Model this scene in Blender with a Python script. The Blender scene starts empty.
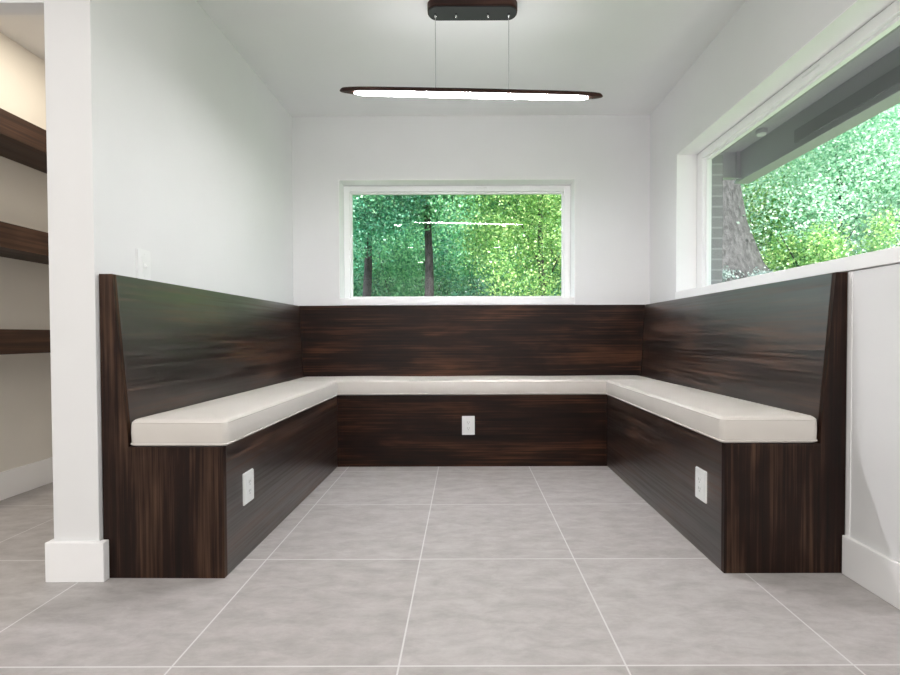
import bpy, bmesh, math, random
import numpy as np
from mathutils import Vector, Matrix

random.seed(7)
rng = np.random.default_rng(11)
SC = bpy.context.scene
COL = SC.collection

# ------------------------------------------------------------------ measures (metres)
EYE = 0.873
XL, XR, YB, H = -1.287, 1.385, 3.573, 2.51      # nook: left wall, right wall, back wall, ceiling
XLF = -1.312                                     # the left wall stands slightly out of square: its front corner
YF, YFL = 1.722, 1.702                                       # front ends of the two side benches
COLX0, COLY = -1.475, 1.688                      # end of the left wall
PX = -2.49                                       # pantry wall
ROOM_Y0, ROOM_X0 = -4.2, -4.2                    # the rest of the room, behind the camera

# ------------------------------------------------------------------ materials
def new_mat(name):
    m = bpy.data.materials.new(name)
    m.use_nodes = True
    nt = m.node_tree
    return m, nt, nt.nodes['Principled BSDF']

def paint(name, col, rough=0.6, bump=0.0, spec=0.35):
    m, nt, b = new_mat(name)
    b.inputs['Base Color'].default_value = (*col, 1)
    b.inputs['Roughness'].default_value = rough
    b.inputs['Specular IOR Level'].default_value = spec
    tc = nt.nodes.new('ShaderNodeTexCoord')
    n = nt.nodes.new('ShaderNodeTexNoise')
    n.inputs['Scale'].default_value = 3.0
    n.inputs['Detail'].default_value = 3
    nt.links.new(tc.outputs['Object'], n.inputs['Vector'])
    mix = nt.nodes.new('ShaderNodeMix'); mix.data_type = 'RGBA'
    mix.inputs[6].default_value = (*[c * .97 for c in col], 1)
    mix.inputs[7].default_value = (*[min(1, c * 1.03) for c in col], 1)
    nt.links.new(n.outputs['Fac'], mix.inputs[0])
    nt.links.new(mix.outputs[2], b.inputs['Base Color'])
    if bump:
        n2 = nt.nodes.new('ShaderNodeTexNoise')
        n2.inputs['Scale'].default_value = 260
        nt.links.new(tc.outputs['Object'], n2.inputs['Vector'])
        bp = nt.nodes.new('ShaderNodeBump')
        bp.inputs['Strength'].default_value = bump
        bp.inputs['Distance'].default_value = 0.001
        nt.links.new(n2.outputs['Fac'], bp.inputs['Height'])
        nt.links.new(bp.outputs['Normal'], b.inputs['Normal'])
    return m

def wood(name, axis, dark, mid, light, rough=0.36, seed=0.0, spec=0.20, coat=.0, rv=.15):
    """stained walnut, grain along the given local axis"""
    m, nt, b = new_mat(name)
    L = nt.links
    tc = nt.nodes.new('ShaderNodeTexCoord')
    def stretched(along, across):
        mp = nt.nodes.new('ShaderNodeMapping')
        s = [across] * 3; s['XYZ'.index(axis)] = along
        mp.inputs['Scale'].default_value = s
        mp.inputs['Location'].default_value = (seed, seed * 1.7, seed * .6)
        L.new(tc.outputs['Object'], mp.inputs['Vector'])
        return mp
    def noise(mp, detail, dist=0.0):
        n = nt.nodes.new('ShaderNodeTexNoise')
        n.inputs['Scale'].default_value = 1.0
        n.inputs['Detail'].default_value = detail
        n.inputs['Roughness'].default_value = .6
        n.inputs['Distortion'].default_value = dist
        L.new(mp.outputs['Vector'], n.inputs['Vector'])
        return n
    fine = noise(stretched(1.6, 95), 7, .15)
    band = noise(stretched(.9, 13), 4, .6)
    blot = noise(stretched(1.6, 5.0), 3, .4)
    a1 = nt.nodes.new('ShaderNodeMath'); a1.operation = 'MULTIPLY_ADD'
    L.new(fine.outputs['Fac'], a1.inputs[0]); a1.inputs[1].default_value = .42
    a2 = nt.nodes.new('ShaderNodeMath'); a2.operation = 'MULTIPLY_ADD'
    L.new(band.outputs['Fac'], a2.inputs[0]); a2.inputs[1].default_value = .33
    a3 = nt.nodes.new('ShaderNodeMath'); a3.operation = 'MULTIPLY'
    L.new(blot.outputs['Fac'], a3.inputs[0]); a3.inputs[1].default_value = .35
    L.new(a3.outputs[0], a2.inputs[2]); L.new(a2.outputs[0], a1.inputs[2])
    r = nt.nodes.new('ShaderNodeValToRGB')
    r.color_ramp.elements[0].position = .40; r.color_ramp.elements[0].color = (*dark, 1)
    r.color_ramp.elements[1].position = .68; r.color_ramp.elements[1].color = (*light, 1)
    e = r.color_ramp.elements.new(.55); e.color = (*mid, 1)
    L.new(a1.outputs[0], r.inputs['Fac']); L.new(r.outputs['Color'], b.inputs['Base Color'])
    b.inputs['Roughness'].default_value = rough
    b.inputs['Specular IOR Level'].default_value = spec
    b.inputs['Coat Weight'].default_value = coat; b.inputs['Coat Roughness'].default_value = .36; b.inputs['Coat IOR'].default_value = 1.6
    bp = nt.nodes.new('ShaderNodeBump')
    bp.inputs['Strength'].default_value = .12; bp.inputs['Distance'].default_value = .002
    L.new(fine.outputs['Fac'], bp.inputs['Height']); L.new(bp.outputs['Normal'], b.inputs['Normal'])
    # open pores: the finish is duller in the grain lines
    mr = nt.nodes.new('ShaderNodeMapRange')
    mr.inputs['From Min'].default_value = .38; mr.inputs['From Max'].default_value = .64
    mr.inputs['To Min'].default_value = max(.2, rough - rv * .3); mr.inputs['To Max'].default_value = rough + rv * .5
    L.new(fine.outputs['Fac'], mr.inputs['Value']); L.new(mr.outputs[0], b.inputs['Roughness'])
    if coat:
        L.new(mr.outputs[0], b.inputs['Coat Roughness']); L.new(bp.outputs['Normal'], b.inputs['Coat Normal'])
        cw = nt.nodes.new('ShaderNodeMapRange')
        cw.inputs['From Min'].default_value = .36; cw.inputs['From Max'].default_value = .62
        cw.inputs['To Min'].default_value = .75 * coat; cw.inputs['To Max'].default_value = coat
        L.new(a1.outputs[0], cw.inputs['Value']); L.new(cw.outputs[0], b.inputs['Coat Weight'])
        bp.inputs['Strength'].default_value = .10
    return m

W_D, W_M, W_L = (.0040, .0022, .0018), (.0165, .0066, .0042), (.088, .035, .016)
M = {}
M['wall'] = paint('wall_paint', (.80, .805, .81), .55, .05)
M['ceiling'] = paint('ceiling_paint', (.86, .865, .87), .7, .05)
M['trim'] = paint('trim_paint', (.94, .94, .945), .35)
M['pantry_wall'] = paint('pantry_wall_paint', (.78, .75, .69), .6, .05)
M['vinyl'] = paint('window_vinyl', (.94, .945, .95), .3)
M['plastic'] = paint('white_plastic', (.84, .85, .85), .3)
M['hole'] = paint('grey_slot', (.45, .45, .45), .6)
M['wood_x'] = wood('stained_walnut_grain_x', 'X', W_D, W_M, W_L, seed=3.1)
M['wood_y'] = wood('lacquered_walnut_grain_y', 'Y', W_D, W_M, W_L, seed=8.3, spec=.7, coat=1.0, rv=.28)
M['wood_z'] = wood('stained_walnut_grain_z', 'Z', W_D, W_M, (.085, .045, .026), seed=1.4, rough=.42)
M['shelf'] = wood('shelf_walnut', 'Y', (.015, .008, .005), (.050, .024, .014), (.11, .055, .033), seed=5.0, rough=.5, spec=.3, coat=0)
M['lampwood'] = wood('lamp_walnut', 'X', (.012, .006, .005), (.035, .015, .011), (.07, .03, .02), seed=2.0, rough=.4)
M['black'] = paint('black_metal', (.03, .03, .034), .5)
M['chrome'] = paint('chrome', (.75, .75, .76), .2); M['chrome'].node_tree.nodes['Principled BSDF'].inputs['Metallic'].default_value = 1
M['cable'] = paint('steel_cable', (.30, .30, .31), .4)
M['soffit'] = paint('grey_eave_paint', (.40, .38, .43), .55)
M['soffit_dark'] = paint('dark_eave_paint', (.25, .24, .27), .6)

def cushion_mat():
    m, nt, b = new_mat('cream_vinyl')
    L = nt.links
    tc = nt.nodes.new('ShaderNodeTexCoord')
    n = nt.nodes.new('ShaderNodeTexNoise'); n.inputs['Scale'].default_value = 7; n.inputs['Detail'].default_value = 4
    L.new(tc.outputs['Object'], n.inputs['Vector'])
    mix = nt.nodes.new('ShaderNodeMix'); mix.data_type = 'RGBA'
    mix.inputs[6].default_value = (.61, .575, .535, 1); mix.inputs[7].default_value = (.68, .65, .61, 1)
    L.new(n.outputs['Fac'], mix.inputs[0]); L.new(mix.outputs[2], b.inputs['Base Color'])
    b.inputs['Roughness'].default_value = .42
    n2 = nt.nodes.new('ShaderNodeTexNoise'); n2.inputs['Scale'].default_value = 4; n2.inputs['Detail'].default_value = 2
    L.new(tc.outputs['Object'], n2.inputs['Vector'])
    bp = nt.nodes.new('ShaderNodeBump'); bp.inputs['Strength'].default_value = .25; bp.inputs['Distance'].default_value = .01
    L.new(n2.outputs['Fac'], bp.inputs['Height']); L.new(bp.outputs['Normal'], b.inputs['Normal'])
    return m
M['cushion'] = cushion_mat()

def tile_mat():
    m, nt, b = new_mat('concrete_look_tile')
    L = nt.links
    tc = nt.nodes.new('ShaderNodeTexCoord')
    mp = nt.nodes.new('ShaderNodeMapping')
    mp.inputs['Location'].default_value = (.178 + 12.0, -1.840 + 12.0, 0)
    L.new(tc.outputs['Object'], mp.inputs['Vector'])
    br = nt.nodes.new('ShaderNodeTexBrick')
    br.offset = 0.0; br.squash = 1.0
    br.inputs['Scale'].default_value = 1
    br.inputs['Brick Width'].default_value = .6
    br.inputs['Row Height'].default_value = .6
    br.inputs['Mortar Size'].default_value = .0026
    br.inputs['Mortar Smooth'].default_value = .1
    br.inputs['Color1'].default_value = (.42, .398, .388, 1)
    br.inputs['Color2'].default_value = (.465, .447, .44, 1)
    br.inputs['Mortar'].default_value = (.66, .65, .645, 1)
    L.new(mp.outputs['Vector'], br.inputs['Vector'])
    n = nt.nodes.new('ShaderNodeTexNoise'); n.inputs['Scale'].default_value = 9.5; n.inputs['Detail'].default_value = 14
    n.inputs['Roughness'].default_value = .72; n.inputs['Distortion'].default_value = .25
    mp2 = nt.nodes.new('ShaderNodeMapping'); mp2.inputs['Scale'].default_value = (.8, 1.7, 1)
    L.new(tc.outputs['Object'], mp2.inputs['Vector']); L.new(mp2.outputs['Vector'], n.inputs['Vector'])
    r = nt.nodes.new('ShaderNodeValToRGB')
    r.color_ramp.elements[0].position = .34; r.color_ramp.elements[0].color = (.82, .805, .80, 1)
    r.color_ramp.elements[1].position = .66; r.color_ramp.elements[1].color = (1.13, 1.13, 1.135, 1)
    L.new(n.outputs['Fac'], r.inputs['Fac'])
    mul = nt.nodes.new('ShaderNodeMix'); mul.data_type = 'RGBA'; mul.blend_type = 'MULTIPLY'
    mul.inputs[0].default_value = 1
    L.new(br.outputs['Color'], mul.inputs[6]); L.new(r.outputs['Color'], mul.inputs[7])
    mm = nt.nodes.new('ShaderNodeMix'); mm.data_type = 'RGBA'
    L.new(br.outputs['Fac'], mm.inputs[0]); L.new(mul.outputs[2], mm.inputs[6])
    mm.inputs[7].default_value = (.66, .65, .645, 1)
    L.new(mm.outputs[2], b.inputs['Base Color'])
    b.inputs['Roughness'].default_value = .5
    b.inputs['Specular IOR Level'].default_value = .35
    bp = nt.nodes.new('ShaderNodeBump'); bp.inputs['Strength'].default_value = .3; bp.inputs['Distance'].default_value = .001; bp.invert = True
    L.new(br.outputs['Fac'], bp.inputs['Height']); L.new(bp.outputs['Normal'], b.inputs['Normal'])
    return m
M['tile'] = tile_mat()

def brick_mat():
    m, nt, b = new_mat('grey_painted_brick')
    L = nt.links
    tc = nt.nodes.new('ShaderNodeTexCoord')
    sx = nt.nodes.new('ShaderNodeSeparateXYZ'); L.new(tc.outputs['Object'], sx.inputs[0])
    ad = nt.nodes.new('ShaderNodeMath'); ad.operation = 'ADD'
    L.new(sx.outputs['X'], ad.inputs[0]); L.new(sx.outputs['Y'], ad.inputs[1])
    cx = nt.nodes.new('ShaderNodeCombineXYZ'); L.new(ad.outputs[0], cx.inputs['X']); L.new(sx.outputs['Z'], cx.inputs['Y'])
    br = nt.nodes.new('ShaderNodeTexBrick')
    br.inputs['Scale'].default_value = 1
    br.inputs['Brick Width'].default_value = .4; br.inputs['Row Height'].default_value = .068
    br.inputs['Mortar Size'].default_value = .006
    br.inputs['Color1'].default_value = (.24, .23, .245, 1); br.inputs['Color2'].default_value = (.30, .29, .305, 1)
    br.inputs['Mortar'].default_value = (.40, .39, .42, 1)
    L.new(cx.outputs[0], br.inputs['Vector']); L.new(br.outputs['Color'], b.inputs['Base Color'])
    b.inputs['Roughness'].default_value = .85
    return m
M['brick'] = brick_mat()

def glass_mat():
    m = bpy.data.materials.new('clear_glass'); m.use_nodes = True
    nt = m.node_tree; nt.nodes.clear(); L = nt.links
    out = nt.nodes.new('ShaderNodeOutputMaterial')
    mix = nt.nodes.new('ShaderNodeMixShader')
    tr = nt.nodes.new('ShaderNodeBsdfTransparent'); tr.inputs[0].default_value = (.975, .99, .982, 1)
    gl = nt.nodes.new('ShaderNodeBsdfGlossy'); gl.inputs['Roughness'].default_value = .0
    lw = nt.nodes.new('ShaderNodeLayerWeight'); lw.inputs['Blend'].default_value = .5
    p = nt.nodes.new('ShaderNodeMath'); p.operation = 'POWER'; p.inputs[1].default_value = 5
    q = nt.nodes.new('ShaderNodeMath'); q.operation = 'MULTIPLY_ADD'; q.inputs[1].default_value = .9; q.inputs[2].default_value = .016
    L.new(lw.outputs['Facing'], p.inputs[0]); L.new(p.outputs[0], q.inputs[0])
    L.new(q.outputs[0], mix.inputs[0]); L.new(tr.outputs[0], mix.inputs[1]); L.new(gl.outputs[0], mix.inputs[2])
    L.new(mix.outputs[0], out.inputs[0])
    return m
M['glass'] = glass_mat()

def emit_mat(name, col, s):
    m = bpy.data.materials.new(name); m.use_nodes = True
    nt = m.node_tree; nt.nodes.clear()
    out = nt.nodes.new('ShaderNodeOutputMaterial'); e = nt.nodes.new('ShaderNodeEmission')
    e.inputs[0].default_value = (*col, 1); e.inputs[1].default_value = s
    nt.links.new(e.outputs[0], out.inputs[0]); return m
M['led'] = emit_mat('led_diffuser', (.985, .955, .985), 120)
M['ceiling_fill'] = emit_mat('ceiling_fill_glow', (.985, .955, .985), 42)  # glow of the strip added above the lamp bar

def leaf_mat(name, c1, c2, c3):
    m = bpy.data.materials.new(name); m.use_nodes = True
    nt = m.node_tree; nt.nodes.clear(); L = nt.links
    out = nt.nodes.new('ShaderNodeOutputMaterial')
    g = nt.nodes.new('ShaderNodeNewGeometry')
    r = nt.nodes.new('ShaderNodeValToRGB')
    r.color_ramp.elements[0].color = (*c1, 1); r.color_ramp.elements[1].color = (*c3, 1)
    e = r.color_ramp.elements.new(.55); e.color = (*c2, 1)
    L.new(g.outputs['Random Per Island'], r.inputs['Fac'])
    d = nt.nodes.new('ShaderNodeBsdfDiffuse'); t = nt.nodes.new('ShaderNodeBsdfTranslucent')
    gl = nt.nodes.new('ShaderNodeBsdfGlossy'); gl.inputs['Roughness'].default_value = .45
    gl.inputs['Color'].default_value = (.8, .9, .9, 1)
    L.new(r.outputs[0], d.inputs[0]); L.new(r.outputs[0], t.inputs[0])
    a = nt.nodes.new('ShaderNodeMixShader'); a.inputs[0].default_value = .45
    L.new(d.outputs[0], a.inputs[1]); L.new(t.outputs[0], a.inputs[2])
    b = nt.nodes.new('ShaderNodeMixShader'); b.inputs[0].default_value = .06
    L.new(a.outputs[0], b.inputs[1]); L.new(gl.outputs[0], b.inputs[2])
    L.new(b.outputs[0], out.inputs[0]); return m
M['leaf_mid'] = leaf_mat('leaves_mid_green', (.03, .17, .08), (.14, .44, .20), (.42, .72, .40))
M['leaf_yellow'] = leaf_mat('leaves_yellow_green', (.07, .23, .06), (.32, .58, .18), (.78, .90, .42))
M['leaf_blue'] = leaf_mat('leaves_blue_green', (.02, .16, .10), (.10, .42, .26), (.42, .74, .54))
M['leaf_pale'] = leaf_mat('leaves_pale_green', (.18, .42, .27), (.46, .72, .54), (.86, .94, .84))
M['leaf_grey'] = leaf_mat('leaves_silver', (.12, .18, .17), (.25, .32, .32), (.5, .56, .56))

def bark_mat(name, c1, c2):
    m, nt, b = new_mat(name); L = nt.links
    tc = nt.nodes.new('ShaderNodeTexCoord')
    mp = nt.nodes.new('ShaderNodeMapping'); mp.inputs['Scale'].default_value = (24, 24, 9)
    L.new(tc.outputs['Object'], mp.inputs['Vector'])
    n = nt.nodes.new('ShaderNodeTexNoise'); n.inputs['Scale'].default_value = 1; n.inputs['Detail'].default_value = 7
    n.inputs['Roughness'].default_value = .7
    L.new(mp.outputs[0], n.inputs['Vector'])
    r = nt.nodes.new('ShaderNodeValToRGB')
    r.color_ramp.elements[0].position = .35; r.color_ramp.elements[0].color = (*c1, 1)
    r.color_ramp.elements[1].position = .68; r.color_ramp.elements[1].color = (*c2, 1)
    L.new(n.outputs['Fac'], r.inputs[0]); L.new(r.outputs[0], b.inputs['Base Color'])
    b.inputs['Roughness'].default_value = .9
    bp = nt.nodes.new('ShaderNodeBump'); bp.inputs['Distance'].default_value = .03; bp.inputs['Strength'].default_value = .8
    L.new(n.outputs['Fac'], bp.inputs['Height']); L.new(bp.outputs[0], b.inputs['Normal'])
    return m
M['bark'] = bark_mat('dark_bark', (.02, .016, .02), (.09, .072, .08))
M['bark_pale'] = bark_mat('grey_bark', (.012, .0115, .013), (.085, .081, .088))

def ground_mat():
    m, nt, b = new_mat('leafy_ground'); L = nt.links
    n = nt.nodes.new('ShaderNodeTexNoise'); n.inputs['Scale'].default_value = 6; n.inputs['Detail'].default_value = 8
    tc = nt.nodes.new('ShaderNodeTexCoord'); L.new(tc.outputs['Object'], n.inputs['Vector'])
    r = nt.nodes.new('ShaderNodeValToRGB')
    r.color_ramp.elements[0].position = .35; r.color_ramp.elements[0].color = (.04, .10, .035, 1)
    r.color_ramp.elements[1].position = .65; r.color_ramp.elements[1].color = (.13, .22, .08, 1)
    L.new(n.outputs['Fac'], r.inputs[0]); L.new(r.outputs[0], b.inputs['Base Color'])
    b.inputs['Roughness'].default_value = .95
    return m
M['ground'] = ground_mat()

# ------------------------------------------------------------------ builders
def link(name, bm, mat, parent=None, smooth=False, loc=(0, 0, 0)):
    bmesh.ops.recalc_face_normals(bm, faces=bm.faces)
    me = bpy.data.meshes.new(name)
    bm.to_mesh(me); bm.free()
    if smooth:
        me.polygons.foreach_set('use_smooth', [True] * len(me.polygons))
    me.materials.append(mat)
    o = bpy.data.objects.new(name, me)
    COL.objects.link(o)
    o.location = loc
    if parent: o.parent = parent
    return o

def thing(name, label, cat, loc=(0, 0, 0), group=None, rotz=0):
    o = bpy.data.objects.new(name, None); COL.objects.link(o)
    o.empty_display_size = .1
    o.location = loc; o.rotation_euler = (0, 0, rotz)
    o['label'] = label; o['category'] = cat
    if group: o['group'] = group
    return o

def struct(o):
    o['kind'] = 'structure'; return o

def box(bm, x0, x1, y0, y1, z0, z1, bev=0.0, seg=2):
    v = [bm.verts.new(p) for p in ((x0, y0, z0), (x1, y0, z0), (x1, y1, z0), (x0, y1, z0),
                                   (x0, y0, z1), (x1, y0, z1), (x1, y1, z1), (x0, y1, z1))]
    fs = [bm.faces.new([v[i] for i in f]) for f in ((3, 2, 1, 0), (4, 5, 6, 7), (0, 1, 5, 4), (1, 2, 6, 5), (2, 3, 7, 6), (3, 0, 4, 7))]
    if bev:
        es = set(e for f in fs for e in f.edges)
        bmesh.ops.bevel(bm, geom=list(es), offset=bev, segments=seg, affect='EDGES', profile=.6)
    return bm

def boxes(*bs, bev=0.0, seg=2):
    bm = bmesh.new()
    for b in bs: box(bm, *b, bev=bev, seg=seg)
    return bm

def prism(pts, axis, a0, a1, bev=0.0, seg=2):
    """polygon pts (u,v) extruded along axis; axis 'Y': (u,v)=(x,z); 'X': (y,z); 'Z': (x,y)"""
    def P(u, v, a):
        return {'Y': (u, a, v), 'X': (a, u, v), 'Z': (u, v, a)}[axis]
    bm = bmesh.new()
    A = [bm.verts.new(P(u, v, a0)) for u, v in pts]
    B = [bm.verts.new(P(u, v, a1)) for u, v in pts]
    n = len(pts)
    fs = [bm.faces.new(A), bm.faces.new(B[::-1])]
    for i in range(n):
        fs.append(bm.faces.new((A[i], A[(i + 1) % n], B[(i + 1) % n], B[i])))
    bmesh.ops.recalc_face_normals(bm, faces=bm.faces)
    if bev:
        bmesh.ops.bevel(bm, geom=list(bm.edges), offset=bev, segments=seg, affect='EDGES', profile=.6)
    return bm

def tube(bm, pts, radii, n=10, caps=True):
    pts = [Vector(p) for p in pts]
    if not hasattr(radii, '__len__'): radii = [radii] * len(pts)
    rings = []
    for i, p in enumerate(pts):
        d = (pts[min(i + 1, len(pts) - 1)] - pts[max(i - 1, 0)]).normalized()
        a = Vector((0, 0, 1)) if abs(d.z) < .9 else Vector((1, 0, 0))
        u = d.cross(a).normalized(); w = d.cross(u)
        rings.append([bm.verts.new(p + (u * math.cos(t) + w * math.sin(t)) * radii[i]) for t in [2 * math.pi * k / n for k in range(n)]])
    for A, B in zip(rings, rings[1:]):
        for k in range(n):
            bm.faces.new((A[k], A[(k + 1) % n], B[(k + 1) % n], B[k]))
    if caps:
        bm.faces.new(rings[0][::-1]); bm.faces.new(rings[-1])
    return bm

def cyl(bm, c, r, axis, length, n=20, r2=None):
    d = {'X': Vector((1, 0, 0)), 'Y': Vector((0, 1, 0)), 'Z': Vector((0, 0, 1))}[axis]
    c = Vector(c)
    return tube(bm, [c, c + d * length], [r, r2 if r2 is not None else r], n)

def rrect(x0, x1, y0, y1, r, n=6):
    """rounded rectangle outline, n points per corner"""
    r = max(r, 1e-4)
    out = []
    for cx, cy, a0 in ((x1 - r, y1 - r, 0), (x0 + r, y1 - r, 90), (x0 + r, y0 + r, 180), (x1 - r, y0 + r, 270)):
        for k in range(n + 1):
            a = math.radians(a0 + 90 * k / n)
            out.append((cx + r * math.cos(a), cy + r * math.sin(a)))
    return out

# ------------------------------------------------------------------ the room
struct(link('floor', boxes((ROOM_X0, XR + .2, ROOM_Y0, YB + .2, -.12, 0)), M['tile']))
struct(link('ceiling', boxes((ROOM_X0 - .3, XR + .28, ROOM_Y0 - .3, YB + .28, H, H + .3)), M['ceiling']))

WZ0, WZ1 = 1.152, 2.047          # window openings: sill top, head
BX0, BX1 = -.941, .826           # back window opening
RY0, RY1 = .85, 3.122            # right window opening
# left wall (its front end shows as the white column)
struct(link('wall_left', prism([(COLX0, COLY), (XLF, COLY), (XL, YB + .001), (XL, YB + .2), (COLX0, YB + .2)], 'Z', 0, H, .003), M['wall']))
struct(link('wall_back', boxes((XL - .001, BX0, YB, YB + .2, 0, H), (BX1, XR + .2, YB, YB + .2, 0, H),
                               (BX0, BX1, YB, YB + .2, 0, WZ0 - .055), (BX0, BX1, YB, YB + .2, WZ1 - .01, H)), M['wall']))
struct(link('wall_right', boxes((XR, XR + .2, RY1, YB, 0, H), (XR, XR + .2, ROOM_Y0, RY0, 0, H),
                                (XR, XR + .2, RY0, RY1, 0, WZ0 - .055), (XR, XR + .2, RY0, RY1, WZ1, H)), M['wall']))
# the wall with the pantry opening: a narrow header over the opening, wall beyond it
struct(link('wall_front', boxes((PX - .06, COLX0, COLY, COLY + .062, 2.045, H), (ROOM_X0, PX - .06, COLY, COLY + .1, 0, H)), M['wall']))
struct(link('wall_pantry_left', boxes((PX - .1, PX, COLY + .1, YB + .2, 0, H)), M['pantry_wall']))
struct(link('wall_pantry_back', boxes((PX, COLX0, YB - .02, YB + .2, 0, H)), M['pantry_wall']))
# the far side of the room, behind the camera
struct(link('wall_far', boxes((ROOM_X0, XR + .2, ROOM_Y0 - .2, ROOM_Y0, 0, H)), M['wall']))
struct(link('wall_side', boxes((ROOM_X0 - .2, ROOM_X0, ROOM_Y0, COLY + .1, 0, H)), M['wall']))

# baseboards
BH = .143
def baseboard(name, *b):
    return struct(link(name, boxes(*b, bev=.004), M['trim']))
baseboard('baseboard_left', (COLX0 - .018, XLF + .028, COLY - .018, COLY, 0, BH), (COLX0 - .018, COLX0, COLY, YB - .03, 0, BH),
          (XLF + .004, XLF + .028, COLY - .001, YFL - .003, 0, BH))
baseboard('baseboard_right', (XR - .016, XR, ROOM_Y0, YF - .003, 0, BH))
baseboard('baseboard_pantry', (PX, PX + .016, COLY + .1, YB - .03, 0, BH + .006))
# narrow pale strip where the right bench meets the wall
struct(link('pale_strip_1', boxes((XR - .003, XR, YF - .022, YF - .004, BH, 1.095), bev=.002), M['trim']))

# windows
def window_x():          # back window, lies in the x-z plane
    root = bpy.data.objects.new('window_1', None); COL.objects.link(root); root['kind'] = 'structure'
    ya = YB + .130
    zt = WZ1 - .01
    x0, x1, z0, z1 = BX0 + .004, BX1 - .004, WZ0 - .045, zt - .004
    fx0, fx1, fz0, fz1 = -.891, .772, 1.166, 1.988
    bm = boxes((x0, fx0, ya, ya + .06, z0, z1), (fx1, x1, ya, ya + .06, z0, z1),
               (fx0, fx1, ya, ya + .06, fz1, z1), (fx0, fx1, ya, ya + .06, z0, fz0), bev=.003)
    # inner stop bead
    b = .013
    for q in ((fx0 - .001, fx0 + b, ya + .022, ya + .05, fz0, fz1), (fx1 - b, fx1 + .001, ya + .022, ya + .05, fz0, fz1),
              (fx0, fx1, ya + .022, ya + .05, fz1 - b, fz1 + .001), (fx0, fx1, ya + .022, ya + .05, fz0 - .001, fz0 + b)):
        box(bm, *q, bev=.003)
    link('window_frame', bm, M['vinyl'], root)
    link('glass_pane', boxes((fx0 + .004, fx1 - .004, ya + .034, ya + .040, fz0 + .004, fz1 - .004)), M['glass'], root)
    link('window_sill', boxes((BX0, BX1, YB - .006, ya - .001, WZ0 - .052, WZ0 + .003), bev=.004), M['trim'], root)
    link('reveal_lining', boxes((BX0 - .001, BX0 + .003, YB - .001, ya, WZ0, zt), (BX1 - .003, BX1 + .001, YB - .001, ya, WZ0, zt), (BX0, BX1, YB - .001, ya, zt - .003, zt + .001)), M['trim'], root)
    link('vent_slot', boxes((.09, .17, ya - .004, ya + .001, fz1 + .022, fz1 + .030), bev=.001), M['plastic'], root)
window_x()

def window_y():          # right window, lies in the y-z plane
    root = bpy.data.objects.new('window_2', None); COL.objects.link(root); root['kind'] = 'structure'
    xa = XR + .130
    y0, y1, z0, z1 = RY0 + .004, RY1 - .004, WZ0 - .045, WZ1 - .004
    fy0, fy1, fz0, fz1 = RY0 + .075, RY1 - .075, 1.166, 1.995
    bm = boxes((xa, xa + .06, y0, fy0, z0, z1), (xa, xa + .06, fy1, y1, z0, z1),
               (xa, xa + .06, fy0, fy1, fz1, z1), (xa, xa + .06, fy0, fy1, z0, fz0), bev=.003)
    b = .014
    for q in ((xa + .020, xa + .05, fy0 - .001, fy0 + b, fz0, fz1), (xa + .020, xa + .05, fy1 - b, fy1 + .001, fz0, fz1),
              (xa + .020, xa + .05, fy0, fy1, fz1 - b, fz1 + .001), (xa + .020, xa + .05, fy0, fy1, fz0 - .001, fz0 + b)):
        box(bm, *q, bev=.003)
    link('window_frame', bm, M['vinyl'], root)
    link('glass_pane', boxes((xa + .034, xa + .040, fy0 + .004, fy1 - .004, fz0 + .004, fz1 - .004)), M['glass'], root)
    sl = boxes((XR - .008, xa - .001, RY0, RY1, WZ0 - .052, WZ0), bev=.004)
    link('window_sill', sl, M['trim'], root)
    link('reveal_lining', boxes((XR - .001, xa, RY1 - .003, RY1 + .001, WZ0, WZ1), (XR - .001, xa, RY0 - .001, RY0 + .003, WZ0, WZ1), (XR - .001, xa, RY0, RY1, WZ1 - .003, WZ1 + .001)), M['trim'], root)
    link('vent_slot', boxes((xa - .004, xa + .001, 2.05, 2.15, fz1 + .022, fz1 + .030), bev=.001), M['plastic'], root)
window_y()

# ------------------------------------------------------------------ benches
SEAT, TOP = .476, 1.097
BFX_L, BFX_R, BFY = -.864, .943, 3.148            # front faces of the boxes

def side_bench(s, wall, face, bt, bs, label, YF=YF, rot=0.0):
    """s=+1 right, -1 left.  wall: back of the bench, face: box front, bt/bs: backrest face at top / at seat"""
    root = thing('banquette_bench', label, 'bench', (wall, YF, 0), 'built-in banquette benches', math.radians(rot))
    X = lambda x: x - wall
    y_far = YB - .004 - YF
    g = (.002 if s > 0 else .003) * s
    prof = [(X(wall - g), 0), (X(face), 0), (X(face), SEAT), (X(bs), SEAT), (X(bt), TOP), (X(wall - g), TOP)]
    link('end_panel', prism(prof, 'Y', 0, .020, .0012), M['wood_z'], root)
    fb = sorted((X(face), X(face + .020 * s)))
    link('front_panel', boxes((fb[0], fb[1], .0205, BFY - YF + .020, 0, SEAT), bev=.0012), M['wood_y'], root)
    sb = sorted((X(face + .021 * s), X(wall - g)))
    link('seat_board', boxes((sb[0], sb[1], .0205, BFY - YF + .018, SEAT - .02, SEAT), bev=.001), M['wood_y'], root)
    bp = [(X(bs), SEAT + .0005), (X(bt), TOP), (X(wall - g), TOP), (X(wall - g), SEAT + .0005)]
    link('backrest', prism(bp, 'Y', .0205, y_far - .002, .0012), M['wood_y'], root)
    return root
LROT = -.70                                      # the left bench follows its wall
BXL = -1.311
side_bench(-1, BXL, BXL + .442, BXL + .050, BXL + .100, 'dark walnut side bench below the light switch on the left wall', YFL, LROT)
def left_xy(x, y):
    a = math.radians(LROT); dx, dy = x - BXL, y - YFL
    return BXL + dx * math.cos(a) - dy * math.sin(a), YFL + dx * math.sin(a) + dy * math.cos(a)
side_bench(+1, XR, BFX_R, 1.342, 1.289, 'dark walnut side bench under the long right-hand window')

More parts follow.
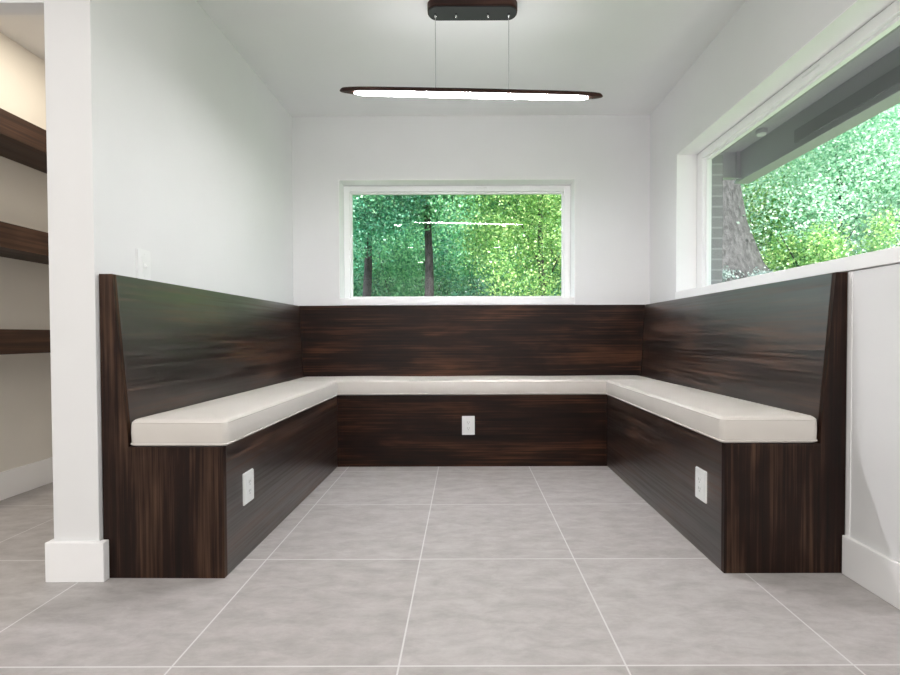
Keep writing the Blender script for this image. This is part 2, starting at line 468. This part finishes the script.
root = thing('banquette_bench', 'dark walnut middle bench along the back wall below the small window', 'bench', (0, YB, 0), 'built-in banquette benches')
link('front_panel', boxes((BFX_L + .001, BFX_R - .001, BFY - YB, BFY - YB + .02, 0, SEAT), bev=.0012), M['wood_x'], root)
link('seat_board', boxes((XL + .004, XR - .004, BFY - YB + .0215, -.003, SEAT - .02, SEAT), bev=.001), M['wood_x'], root)
bt, bs = -.026, -.082
bm = bmesh.new()
# sloped backrest, mitred against the sloped side backrests
zz = SEAT + .0005
lo = [bm.verts.new(p) for p in ((-1.186, bs, zz), (1.2875, bs, zz), (1.2875, -.003, zz), (-1.186, -.003, zz))]
hi = [bm.verts.new(p) for p in ((-1.2365, bt, TOP), (1.3405, bt, TOP), (1.3405, -.003, TOP), (-1.2365, -.003, TOP))]
bm.faces.new(lo[::-1]); bm.faces.new(hi)
for i in range(4): bm.faces.new((lo[i], lo[(i + 1) % 4], hi[(i + 1) % 4], hi[i]))
bmesh.ops.bevel(bm, geom=list(bm.edges), offset=.001, segments=1, affect='EDGES')
link('backrest', bm, M['wood_x'], root)

# ------------------------------------------------------------------ cushions
def cushion(label, x0, x1, y0, y1, crown=.012, rc=.022, z0=SEAT + .0008, t=.098):
    cx, cy = (x0 + x1) / 2, (y0 + y1) / 2
    root = thing('seat_cushion', label, 'cushion', (cx, cy, z0), 'cream bench cushions')
    x0 -= cx; x1 -= cx; y0 -= cy; y1 -= cy
    hw = min(x1 - x0, y1 - y0) / 2
    r = .020
    rings = [(.010, 0.0), (.003, .003), (0, .010), (-.001, t * .5), (0, t - r)]
    for k in range(1, 6):
        a = math.radians(90 * k / 5)
        rings.append((r - r * math.cos(a), t - r + r * math.sin(a)))
    for k in range(1, 9):
        f = k / 8
        ins = r + (hw - .004 - r) * f
        rings.append((ins, t + crown * math.sin(f * math.pi / 2) ** .8))
    bm = bmesh.new()
    loops = []
    for ins, z in rings:
        pts = rrect(x0 + ins, x1 - ins, y0 + ins, y1 - ins, min(max(rc - ins * .5, .003), hw - ins - .0005), 5)
        # extra points along the straight runs, for a slight unevenness
        P = []
        for i, p in enumerate(pts):
            q = pts[(i + 1) % len(pts)]
            P.append(p)
            if (i + 1) % 6 == 0:
                for k in range(1, 16): P.append((p[0] + (q[0] - p[0]) * k / 16, p[1] + (q[1] - p[1]) * k / 16))
        vs = []
        for (x, y) in P:
            dz = 0
            if z > t - .001: dz = .0018 * math.sin(x * 7.3 + y * 4.1 + cx * 5) * min(1, (ins - r) / .05 + .2)
            vs.append(bm.verts.new((x, y, z + dz)))
        loops.append(vs)
    n = len(loops[0])
    for A, B in zip(loops, loops[1:]):
        for k in range(n):
            bm.faces.new((A[k], A[(k + 1) % n], B[(k + 1) % n], B[k]))
    bm.faces.new(loops[0][::-1]); bm.faces.new(loops[-1])
    link('cushion_body', bm, M['cushion'], root, smooth=True)
    # welt seams round the lower and upper edge
    for zz, off in ((.009, .0005), (t - .013, -.0025)):
        pts = rrect(x0 - off, x1 + off, y0 - off, y1 + off, rc, 5)
        bm = bmesh.new()
        P = [(p[0], p[1], zz) for p in pts] + [(pts[0][0], pts[0][1], zz)]
        tube(bm, P, .0032, 6, caps=False)
        link('piping', bm, M['cushion'], root, smooth=True)
    return root
lc = cushion('long cream cushion on the left-hand dark wood bench', BXL + .1035, BXL + .456, YFL - .003, BFY - .012)
lc.location.x, lc.location.y = left_xy(lc.location.x, lc.location.y); lc.rotation_euler.z = math.radians(LROT)
cushion('long cream cushion on the dark wood bench under the right-hand window', .929, 1.2845, YF - .003, BFY - .006)
cushion('cream cushion on the middle bench along the back wall', -1.184, 1.284, BFY - .004, YB - .088, crown=.010)

# ------------------------------------------------------------------ outlets and switch
def place_local(root, rotz):
    root.rotation_euler = (0, 0, rotz)

def outlet(label, loc, rotz, kind):
    """built facing -Y, plate centre at the origin"""
    root = thing('wall_outlet', label, 'outlet', loc, 'white power outlets on the bench fronts', rotz)
    w, h = .042, .0625
    pl = prism(rrect(-w, w, -h, h, .0035, 4), 'Y', -.007, -.0005)
    bmesh.ops.bevel(pl, geom=[e for e in pl.edges if all(abs(v.co.y + .007) < 1e-5 for v in e.verts)], offset=.003, segments=2, affect='EDGES')
    link('cover_plate', pl, M['plastic'], root)
    if kind == 'decora':
        f = link('receptacle_face', prism(rrect(-.017, .017, -.034, .034, .003, 3), 'Y', -.0095, -.0068), M['plastic'], root)
        for zc in (-.018, .018):
            link('socket_slots', boxes((-.0075, -.0045, -.0101, -.0092, zc - .001, zc + .009), (.0045, .0075, -.0101, -.0092, zc, zc + .008),
                                       (-.0025, .0025, -.0101, -.0092, zc - .010, zc - .005)), M['hole'], root)
    else:
        for zc in (-.0195, .0195):
            f = link('receptacle_face', prism(rrect(-.0165, .0165, zc - .0145, zc + .0145, .012, 5), 'Y', -.0095, -.0068), M['plastic'], root)
            link('socket_slots', boxes((-.0085, -.0050, -.0101, -.0092, zc - .001, zc + .008), (.0050, .0085, -.0101, -.0092, zc, zc + .0075),
                                       (-.003, .003, -.0101, -.0092, zc - .010, zc - .005)), M['hole'], root)
    for zc in ((0,) if kind != 'decora' else (-.048, .048)):
        bm = bmesh.new(); cyl(bm, (0, -.0082, zc), .003, 'Y', .0015, 10)
        link('screw', bm, M['plastic'], root)
outlet('white outlet low on the front of the left-hand bench', (*left_xy(BXL + .442, 1.885), .274), math.radians(90 + LROT), 'decora')
outlet('white outlet low on the front of the right-hand bench', (BFX_R, 1.888, .274), math.radians(-90), 'decora')
outlet('white duplex outlet on the middle bench front below the small window', (.020, BFY, .275), 0, 'duplex')

root = thing('light_switch', 'white toggle light switch on the left wall just above the bench backrest', 'light switch', (XLF + (XL - XLF) * (1.935 - COLY) / (YB - COLY), 1.935, 1.163), None, math.radians(90 - 1.0))
pl = prism(rrect(-.040, .040, -.0625, .0625, .006, 4), 'Y', -.008, -.0005)
bmesh.ops.bevel(pl, geom=[e for e in pl.edges if all(abs(v.co.y + .008) < 1e-5 for v in e.verts)], offset=.003, segments=2, affect='EDGES')
link('cover_plate', pl, M['plastic'], root)
link('switch_frame', boxes((-.0165, .0165, -.0105, -.0075, -.033, .033), bev=.001), M['plastic'], root)
tg = prism([(-.0102, -.010), (-.019, -.013), (-.0215, -.006), (-.0102, .008)], 'X', -.005, .005, .001)
link('toggle', tg, M['plastic'], root)
for zc in (-.045, .045):
    bm = bmesh.new(); cyl(bm, (0, -.0095, zc), .003, 'Y', .002, 10)
    link('screw', bm, M['plastic'], root)

# ------------------------------------------------------------------ pendant lamp
LY = 2.387
lamp = thing('pendant_lamp', 'long slim pendant light hanging on two cables from the ceiling', 'pendant light', (.040, LY, H))
CZ = -.043
def stadium_box(x0, x1, y0, y1, z0, z1, r, bev):
    bm = prism(rrect(x0, x1, y0, y1, r, 8), 'Z', z0, z1)
    if bev:
        bmesh.ops.bevel(bm, geom=[e for e in bm.edges if abs(e.verts[0].co.z - e.verts[1].co.z) < 1e-6], offset=bev, segments=2, affect='EDGES')
    return bm
can = link('canopy', stadium_box(-.220, .224, -.056, .056, CZ + .006, -.001, .046, .002), M['lampwood'], lamp)
link('canopy_plate', stadium_box(-.216, .220, -.052, .052, CZ, CZ + .0055, .043, .002), M['black'], can)
studs = (-.182, -.079, .079, .182)
for sx in studs:
    bm = bmesh.new()
    tube(bm, [(sx, 0, CZ + .001), (sx, 0, CZ - .006), (sx, 0, CZ - .012), (sx, 0, CZ - .018)], [.006, .006, .0055, .003], 14)
    link('cable_grip', bm, M['chrome'], lamp, smooth=True)
TILT = math.radians(-1.45)
bar_z = 2.074 - H
def bar_half(x, L=.655, W=.0275):
    return W * max(0.0, 1 - abs(x / L) ** 11) ** .5 * (1 - .22 * abs(x / L) ** 2)
bm = bmesh.new()
N = 56
xs = [-.655 * math.cos(math.pi * k / N) for k in range(N + 1)]
prof_n = 12
rings = []
for x in xs:
    hw = max(bar_half(x), .0006); ht = .013 + .007 * (hw / .0275)
    ht *= min(1, hw / .010)
    ring = []
    for k in range(prof_n + 1):            # rounded upper side
        a = math.pi * k / prof_n
        ca = math.cos(a)
        ring.append((x, hw * math.copysign(abs(ca) ** .5, ca) if abs(ca) > 1e-6 else 0, ht * math.sin(a) ** .7 if 0 < k < prof_n else 0))
    ring.append((x, -hw * .97, -.006 * min(1, hw / .02)))
    ring.append((x, hw * .97, -.006 * min(1, hw / .02)))
    rings.append([bm.verts.new(p) for p in ring])
for A, B in zip(rings, rings[1:]):
    n = len(A)
    for k in range(n): bm.faces.new((A[k], A[(k + 1) % n], B[(k + 1) % n], B[k]))
bm.faces.new(rings[0]); bm.faces.new(rings[-1][::-1])
barm = link('lamp_bar', bm, M['lampwood'], lamp, smooth=False, loc=(-.005, 0, bar_z))
barm.rotation_euler = (0, -TILT, 0)
# glowing diffuser let into the underside, rounded ends
LE = .582
pts_u, pts_l = [], []
for k in range(41):
    x = -LE + 2 * LE * k / 40
    e = LE - abs(x); rr = .045
    w = bar_half(x) * .86 * max(.12, math.sqrt(max(0, 1 - (max(0, rr - e) / rr) ** 2)))
    pts_u.append((x, w)); pts_l.append((x, -w))
bm = prism(pts_u + pts_l[::-1], 'Z', -.0105, -.0055)
dif = link('diffuser', bm, M['led'], barm)
link('ceiling_fill_strip', boxes((-.42, .42, -.006, .006, .0195, .0210), bev=.0005), M['ceiling_fill'], barm)  # added glowing strip, hidden from below, to brighten the ceiling
# cables
for sx in (studs[0], studs[3]):
    bm = bmesh.new()
    zb = bar_z + .018 + sx * math.tan(TILT)
    tube(bm, [(sx, 0, CZ - .015), (sx, 0, zb)], .0013, 8)
    link('cable', bm, M['cable'], lamp)

# ------------------------------------------------------------------ pantry shelves
for nm, zb in (('upper floating walnut shelf in the pantry beside the white column', 1.843),
               ('middle floating walnut shelf in the pantry beside the white column', 1.303),
               ('lowest floating walnut shelf in the pantry beside the white column', .788)):
    o = link('floating_shelf', boxes((PX + .001, PX + .278, COLY + .12, YB - .025, zb, zb + .122), bev=.002), M['shelf'])
    o['label'] = nm; o['category'] = 'shelf'; o['group'] = 'floating shelves in the pantry'

# ------------------------------------------------------------------ outside: brick, eave
EX = XR + .285
struct(link('wall_right_exterior', boxes((XR + .2, EX, RY1 - .030, YB + .285, -.6, H + .05), (XR + .2, EX, ROOM_Y0, RY0 + .03, -.6, H + .05),
                                (XR + .2, EX, RY0 + .03, RY1 - .030, -.6, WZ0 - .04), (XR + .2, EX, RY0 + .03, RY1 - .030, WZ1 + .0, H + .05)), M['brick']))
struct(link('wall_back_exterior', boxes((COLX0, BX0, YB + .2, YB + .285, -.6, H + .05), (BX1, XR + .2, YB + .2, YB + .285, -.6, H + .05),
                                (BX0, BX1, YB + .2, YB + .285, -.6, WZ0 - .1), (BX0, BX1, YB + .2, YB + .285, WZ1 + .02, H + .05)), M['brick']))
EY, EXI, EXO, EZ0, EZ1 = 4.02, 2.31, 2.40, 2.16, 2.40
ev = bpy.data.objects.new('roof_eave', None); COL.objects.link(ev); ev['kind'] = 'structure'
link('soffit', boxes((EX + .001, EXO, -2.5, EY + .06, EZ1, EZ1 + .06)), M['soffit'], ev)
link('eave_beam', boxes((EXI, EXO, -2.5, EY + .06, EZ0 + .02, EZ1), (EXI - .004, EXO + .03, -2.5, EY + .075, EZ0, EZ0 + .02), bev=.003), M['soffit'], ev)
link('corner_board', boxes((EXI - .035, EXI - .001, EY - .02, EY, EZ0 + .02, EZ1), bev=.002), M['soffit'], ev)
link('return_beam', boxes((EX + .001, EXI - .001, EY, EY + .06, EZ0 + .03, EZ1), bev=.002), M['soffit'], ev)
link('eave_roof', prism([(EX + .001, EZ1 + .35), (EX + .001, EZ1 + .06), (EXO + .03, EZ1 + .06), (EXO + .03, EZ1 + .12)], 'Y', -2.5, EY + .1), M['soffit_dark'], ev)
link('dark_strip', boxes((EXI - .008, EXI - .0005, -2.5, EXI / ((793 - 464.7) / 475.4), EZ0 + .045, EZ0 + .135), bev=.001), M['soffit_dark'], ev)  # darker strip along the lower inner face of the beam
sl = thing('eave_light', 'small round white light under the grey eave outside the right window', 'light', (2.22, 3.58, EZ1))
bm = bmesh.new(); tube(bm, [(0, 0, 0), (0, 0, -.022), (0, 0, -.030)], [.040, .040, .034], 20); link('housing', bm, M['soffit'], sl)
bm = bmesh.new(); tube(bm, [(0, 0, -.030), (0, 0, -.040), (0, 0, -.043)], [.032, .030, .012], 20); link('lens', bm, M['plastic'], sl)

# ------------------------------------------------------------------ outside: ground and trees
def sstep(a, b, x):
    t = np.clip((x - a) / (b - a), 0, 1); return t * t * (3 - 2 * t)
def ground_z(x, y):
    x = np.asarray(x, float); y = np.asarray(y, float)
    z = -.25 + .07 * np.maximum(0, y - 5) + 1.55 * sstep(2.2, 3.8, x) + .13 * np.maximum(0, x - 4)
    return z + .06 * np.sin(x * 1.7 + y) * np.cos(y * 1.3)
gx = np.concatenate([np.linspace(-14, 1.6, 30), np.linspace(1.9, 24, 46)]); gy = np.linspace(-6, 26, 60)
V = [(x, y, float(ground_z(x, y))) for y in gy for x in gx]
nx = len(gx)
F = []
for j in range(len(gy) - 1):
    for i in range(nx - 1):
        xm, ym = (gx[i] + gx[i + 1]) / 2, (gy[j] + gy[j + 1]) / 2
        if xm < EX and ym < YB + .2: continue
        F.append((j * nx + i, j * nx + i + 1, (j + 1) * nx + i + 1, (j + 1) * nx + i))
me = bpy.data.meshes.new('ground'); me.from_pydata(V, [], F); me.materials.append(M['ground'])
me.polygons.foreach_set('use_smooth', [True] * len(F))
go = bpy.data.objects.new('ground', me); COL.objects.link(go); struct(go)

M['bounce'] = paint('pale_bounce', (.62, .61, .60), .8)
struct(link('bounce_slab', boxes((EX + .002, EX + .95, -4, YB + .9, -.32, -.12)), M['bounce']))  # unseen pale slab added to bounce daylight onto the eave and window head

def leaves(name, centers, spread, n, size, mat, parent):
    """one mesh of small pointed leaves gathered in clumps round the given centres"""
    centers = np.asarray(centers); n = int(n * 2.9); size = size * .56
    idx = rng.integers(0, len(centers), n)
    P = centers[idx] + rng.normal(0, 1, (n, 3)) * np.asarray(spread)
    d = rng.normal(0, 1, (n, 3)); d[:, 2] -= .25; d /= np.linalg.norm(d, axis=1)[:, None]
    w = rng.normal(0, 1, (n, 3)); w[:, 2] *= .5
    w -= d * (w * d).sum(1)[:, None]; w /= np.linalg.norm(w, axis=1)[:, None]
    nn = np.cross(d, w)
    s = size * rng.uniform(.6, 1.35, n)[:, None]
    a = P - d * s * .5
    b = P + w * s * .30 - d * s * .05 + nn * s * .07
    c = P + d * s * .5
    e = P - w * s * .30 - d * s * .05 + nn * s * .07
    co = np.stack([a, b, c, e], 1).reshape(-1, 3).astype(np.float32)
    me = bpy.data.meshes.new(name)
    me.vertices.add(4 * n); me.loops.add(4 * n); me.polygons.add(n)
    me.vertices.foreach_set('co', co.ravel())
    me.loops.foreach_set('vertex_index', np.arange(4 * n, dtype=np.int32))
    me.polygons.foreach_set('loop_start', np.arange(0, 4 * n, 4, dtype=np.int32))
    me.update(); me.validate()
    me.materials.append(mat)
    o = bpy.data.objects.new(name, me); COL.objects.link(o); o.parent = parent
    return o

def tree(label, x, y, r, cz, rad, n, size, leaf, bark='bark', flare=1.6, cat='tree', name='leafy_tree', clumps=46, lean=(0, 0), boughs=7, crown=(0, 0)):
    gz = float(ground_z(x, y)) - .05
    root = thing(name, label, cat, (x, y, gz), 'trees outside the windows')
    top = cz - gz + rad[2] * .35
    bm = bmesh.new()
    K = 9
    pts, rr = [], []
    for k in range(K + 1):
        f = k / K; z = top * f
        pts.append((lean[0] * f + .05 * math.sin(f * 5 + x), lean[1] * f + .05 * math.cos(f * 4 + y), z))
        rr.append(r * (1 - .65 * f) + r * (flare - 1) * math.exp(-z / (r * 2.0)))
    tube(bm, pts, rr, 14)
    link('trunk', bm, M[bark], root, smooth=True)
    cl = []
    while len(cl) < clumps:
        p = rng.normal(0, .55, 3)
        q = np.linalg.norm(p)
        if q < 1.0: cl.append(p * np.array(rad) + np.array([lean[0] + crown[0], lean[1] + crown[1], cz - gz]))
    # boughs reaching for some of the clumps
    for c in cl[:boughs]:
        bm = bmesh.new()
        f = .45 + .45 * random.random()
        s = Vector(pts[int(f * K)])
        c = Vector(c); mid = s.lerp(c, .5) + Vector((0, 0, .12))
        tube(bm, [s, mid, c], [r * .30, r * .2, r * .06], 7)
        link('branch', bm, M[bark], root, smooth=True)
    leaves('foliage', cl, np.array(rad) * .13, n, size, M[leaf], root)
    return root

# seen through the back window
tree('slim dark-trunked tree in the middle of the back window', -.64, 8.0, .105, 3.75, (1.6, 1.2, 1.2), 13000, .085, 'leaf_mid', flare=1.2, boughs=0, clumps=80, crown=(0, -.5))
tree('slim dark-trunked tree at the left side of the back window', -1.70, 8.2, .105, 3.3, (1.3, 1.1, 1.15), 12000, .085, 'leaf_blue', flare=1.2, boughs=0, clumps=70, crown=(0, -.4))
tree('yellow-green tree filling the right half of the back window', 1.25, 7.6, .07, 3.0, (1.35, 1.1, 1.7), 16000, .08, 'leaf_yellow', flare=1.2, boughs=2, clumps=70)
tree('dark blue-green tree behind the left edge of the back window', -3.3, 10.6, .10, 2.8, (2.1, 1.6, 2.3), 13000, .11, 'leaf_blue', clumps=80, boughs=3)
tree('mid-green tree behind the two slim trunks', -1.0, 11.2, .10, 2.7, (2.4, 1.6, 2.2), 15000, .11, 'leaf_mid', clumps=90, boughs=3)
tree('bright tree behind the yellow-green one', 2.0, 11.0, .10, 2.8, (2.4, 1.6, 2.3), 15000, .11, 'leaf_yellow', clumps=90, boughs=3)
tree('tall blue-green tree far behind the slim trunks', .2, 14.2, .16, 4.0, (3.2, 2.0, 3.2), 12000, .15, 'leaf_blue')
tree('tall mid-green tree far off at the left of the back window', -4.2, 14.6, .16, 4.0, (3.2, 2.0, 3.2), 12000, .15, 'leaf_mid')
# seen through the right window
tree('thick grey trunk with flaring base next to the outside brick', 3.56, 6.9, .40, 6.0, (2.3, 1.8, 1.6), 6000, .09, 'leaf_pale', bark='bark_pale', flare=2.7)
tree('pale green tree nearest the right window', 5.9, 7.6, .055, 3.7, (1.9, 1.4, 2.0), 16000, .085, 'leaf_pale', boughs=2, clumps=110, crown=(-.2, -.7))
tree('yellow-green tree between the grey trunk and the nearest tree', 5.6, 9.6, .10, 4.0, (1.8, 1.6, 2.2), 11000, .10, 'leaf_yellow', clumps=80, boughs=3)
tree('blue-green tree at the near end of the right window', 8.2, 8.6, .12, 5.0, (2.3, 2.0, 2.4), 11000, .10, 'leaf_blue', clumps=80)
tree('blue-green tree further back in the right window', 8.6, 11.8, .14, 5.2, (2.5, 2.2, 2.8), 13000, .13, 'leaf_blue')
tree('yellow-green tree far back in the right window', 6.4, 13.0, .15, 5.0, (2.6, 2.2, 3.0), 13000, .14, 'leaf_yellow')
tree('large pale tree at the far right of the forest', 12.2, 11.8, .18, 6.0, (3.2, 2.8, 3.4), 14000, .16, 'leaf_pale')
tree('large mid-green tree at the back of the forest', 11.0, 16.0, .18, 6.0, (3.6, 2.8, 3.8), 12000, .18, 'leaf_mid')
def shrub(label, x, y, h, rad, n, size, leaf):
    gz = float(ground_z(x, y)) - .02
    root = thing('leafy_shrub', label, 'shrub', (x, y, gz))
    bm = bmesh.new()
    for k in range(6):
        a = k * 1.05
        tube(bm, [(0, 0, 0), (math.cos(a) * rad * .4, math.sin(a) * rad * .4, h * .5), (math.cos(a) * rad * .7, math.sin(a) * rad * .7, h * .9)], [.014, .010, .005], 6)
    link('stems', bm, M['bark'], root)
    cl = rng.normal(0, .5, (22, 3)) * np.array([rad, rad, h * .35]) + np.array([0, 0, h * .6])
    leaves('foliage', cl, np.array([rad, rad, h]) * .14, n, size, M[leaf], root)
shrub('tall thicket between the two slim trunks beyond the back window', -1.2, 9.9, 2.6, 1.3, 6000, .11, 'leaf_mid')
shrub('tall thicket behind the yellow-green tree beyond the back window', 1.0, 9.7, 2.6, 1.4, 6000, .11, 'leaf_blue')
shrub('tall thicket at the far left beyond the back window', -3.0, 12.4, 3.0, 1.4, 6000, .12, 'leaf_mid')
shrub('pale green bush on the rise outside the near end of the right window', 6.9, 7.7, 1.7, 1.0, 5000, .09, 'leaf_pale')
shrub('yellow-green bush on the rise outside the middle of the right window', 4.9, 6.7, .9, .7, 3500, .08, 'leaf_yellow')
shrub('low silvery shrub at the foot of the thick grey trunk', 3.72, 6.05, .34, .30, 1500, .06, 'leaf_grey')

# ------------------------------------------------------------------ light
w = bpy.data.worlds.new('sky'); SC.world = w; w.use_nodes = True
bg = w.node_tree.nodes['Background']
bg.inputs[0].default_value = (.84, .92, 1.0, 1); bg.inputs[1].default_value = 2.7

def sun(name, d, strength, ang, col):
    l = bpy.data.lights.new(name, 'SUN'); l.energy = strength; l.angle = math.radians(ang); l.color = col
    o = bpy.data.objects.new(name, l); COL.objects.link(o)
    o.rotation_euler = Vector(d).to_track_quat('-Z', 'Y').to_euler(); o.location = (0, 0, 8)
sun('sun', (-.20, .58, -.80), 15.0, 2.0, (1, .97, .88))

def area(name, loc, d, sx, sy, power, col, shape='RECTANGLE'):
    l = bpy.data.lights.new(name, 'AREA'); l.shape = shape; l.size = sx
    if shape in ('RECTANGLE', 'ELLIPSE'): l.size_y = sy
    l.energy = power; l.color = col
    o = bpy.data.objects.new(name, l); COL.objects.link(o)
    o.location = loc; o.rotation_euler = Vector(d).to_track_quat('-Z', 'Y').to_euler()
# recessed ceiling downlights of the room behind the camera
for i, (x, y) in enumerate(((-2.8, .4), (-1.0, .4), (.6, .4), (-2.8, -1.4), (-1.0, -1.4), (.6, -1.4), (-2.8, -3.2), (-1.0, -3.2), (.6, -3.2))):
    area('downlight', (x, y, H - .004), (0, 0, -1), .11, .11, 10.5, (1, .955, .90), 'DISK')
# broad fill panel added at the windowless far wall, behind the camera
area('far_fill_light', (-1.2, ROOM_Y0 + .03, 1.35), (0, 1, 0), 4.2, 1.9, 15, (.94, .96, .99))
area('pantry_lamp', (-1.95, 2.55, H - .004), (0, 0, -1), .25, .25, 8.5, (1, .89, .74), 'DISK')

# ------------------------------------------------------------------ camera
yaw, pitch, roll = -.0008, .0178, -.0034
f = Vector((math.sin(yaw) * math.cos(pitch), math.cos(yaw) * math.cos(pitch), -math.sin(pitch)))
r = Vector((math.cos(yaw), -math.sin(yaw), 0)); u = r.cross(f)
r2 = r * math.cos(roll) + u * math.sin(roll); u2 = -r * math.sin(roll) + u * math.cos(roll)
cam = bpy.data.cameras.new('camera'); co = bpy.data.objects.new('camera', cam); COL.objects.link(co)
mtx = Matrix((r2, u2, -f)).transposed().to_4x4(); mtx.translation = (0, 0, EYE)
co.matrix_world = mtx
cam.sensor_width = 36; cam.lens = 475.38 / 900 * 36
cam.shift_x = (450 - 464.687) / 900; cam.shift_y = (343.754 - 337.5) / 900
cam.clip_start = .02; cam.clip_end = 200
SC.camera = co

SC.view_settings.view_transform = 'Standard'; SC.view_settings.look = 'None'
SC.view_settings.gamma = 1; SC.view_settings.use_curve_mapping = False
SC.view_settings.exposure = 0.10
SC.cycles.max_bounces = 12; SC.cycles.diffuse_bounces = 10; SC.cycles.transparent_max_bounces = 12
SC.cycles.use_denoising = True
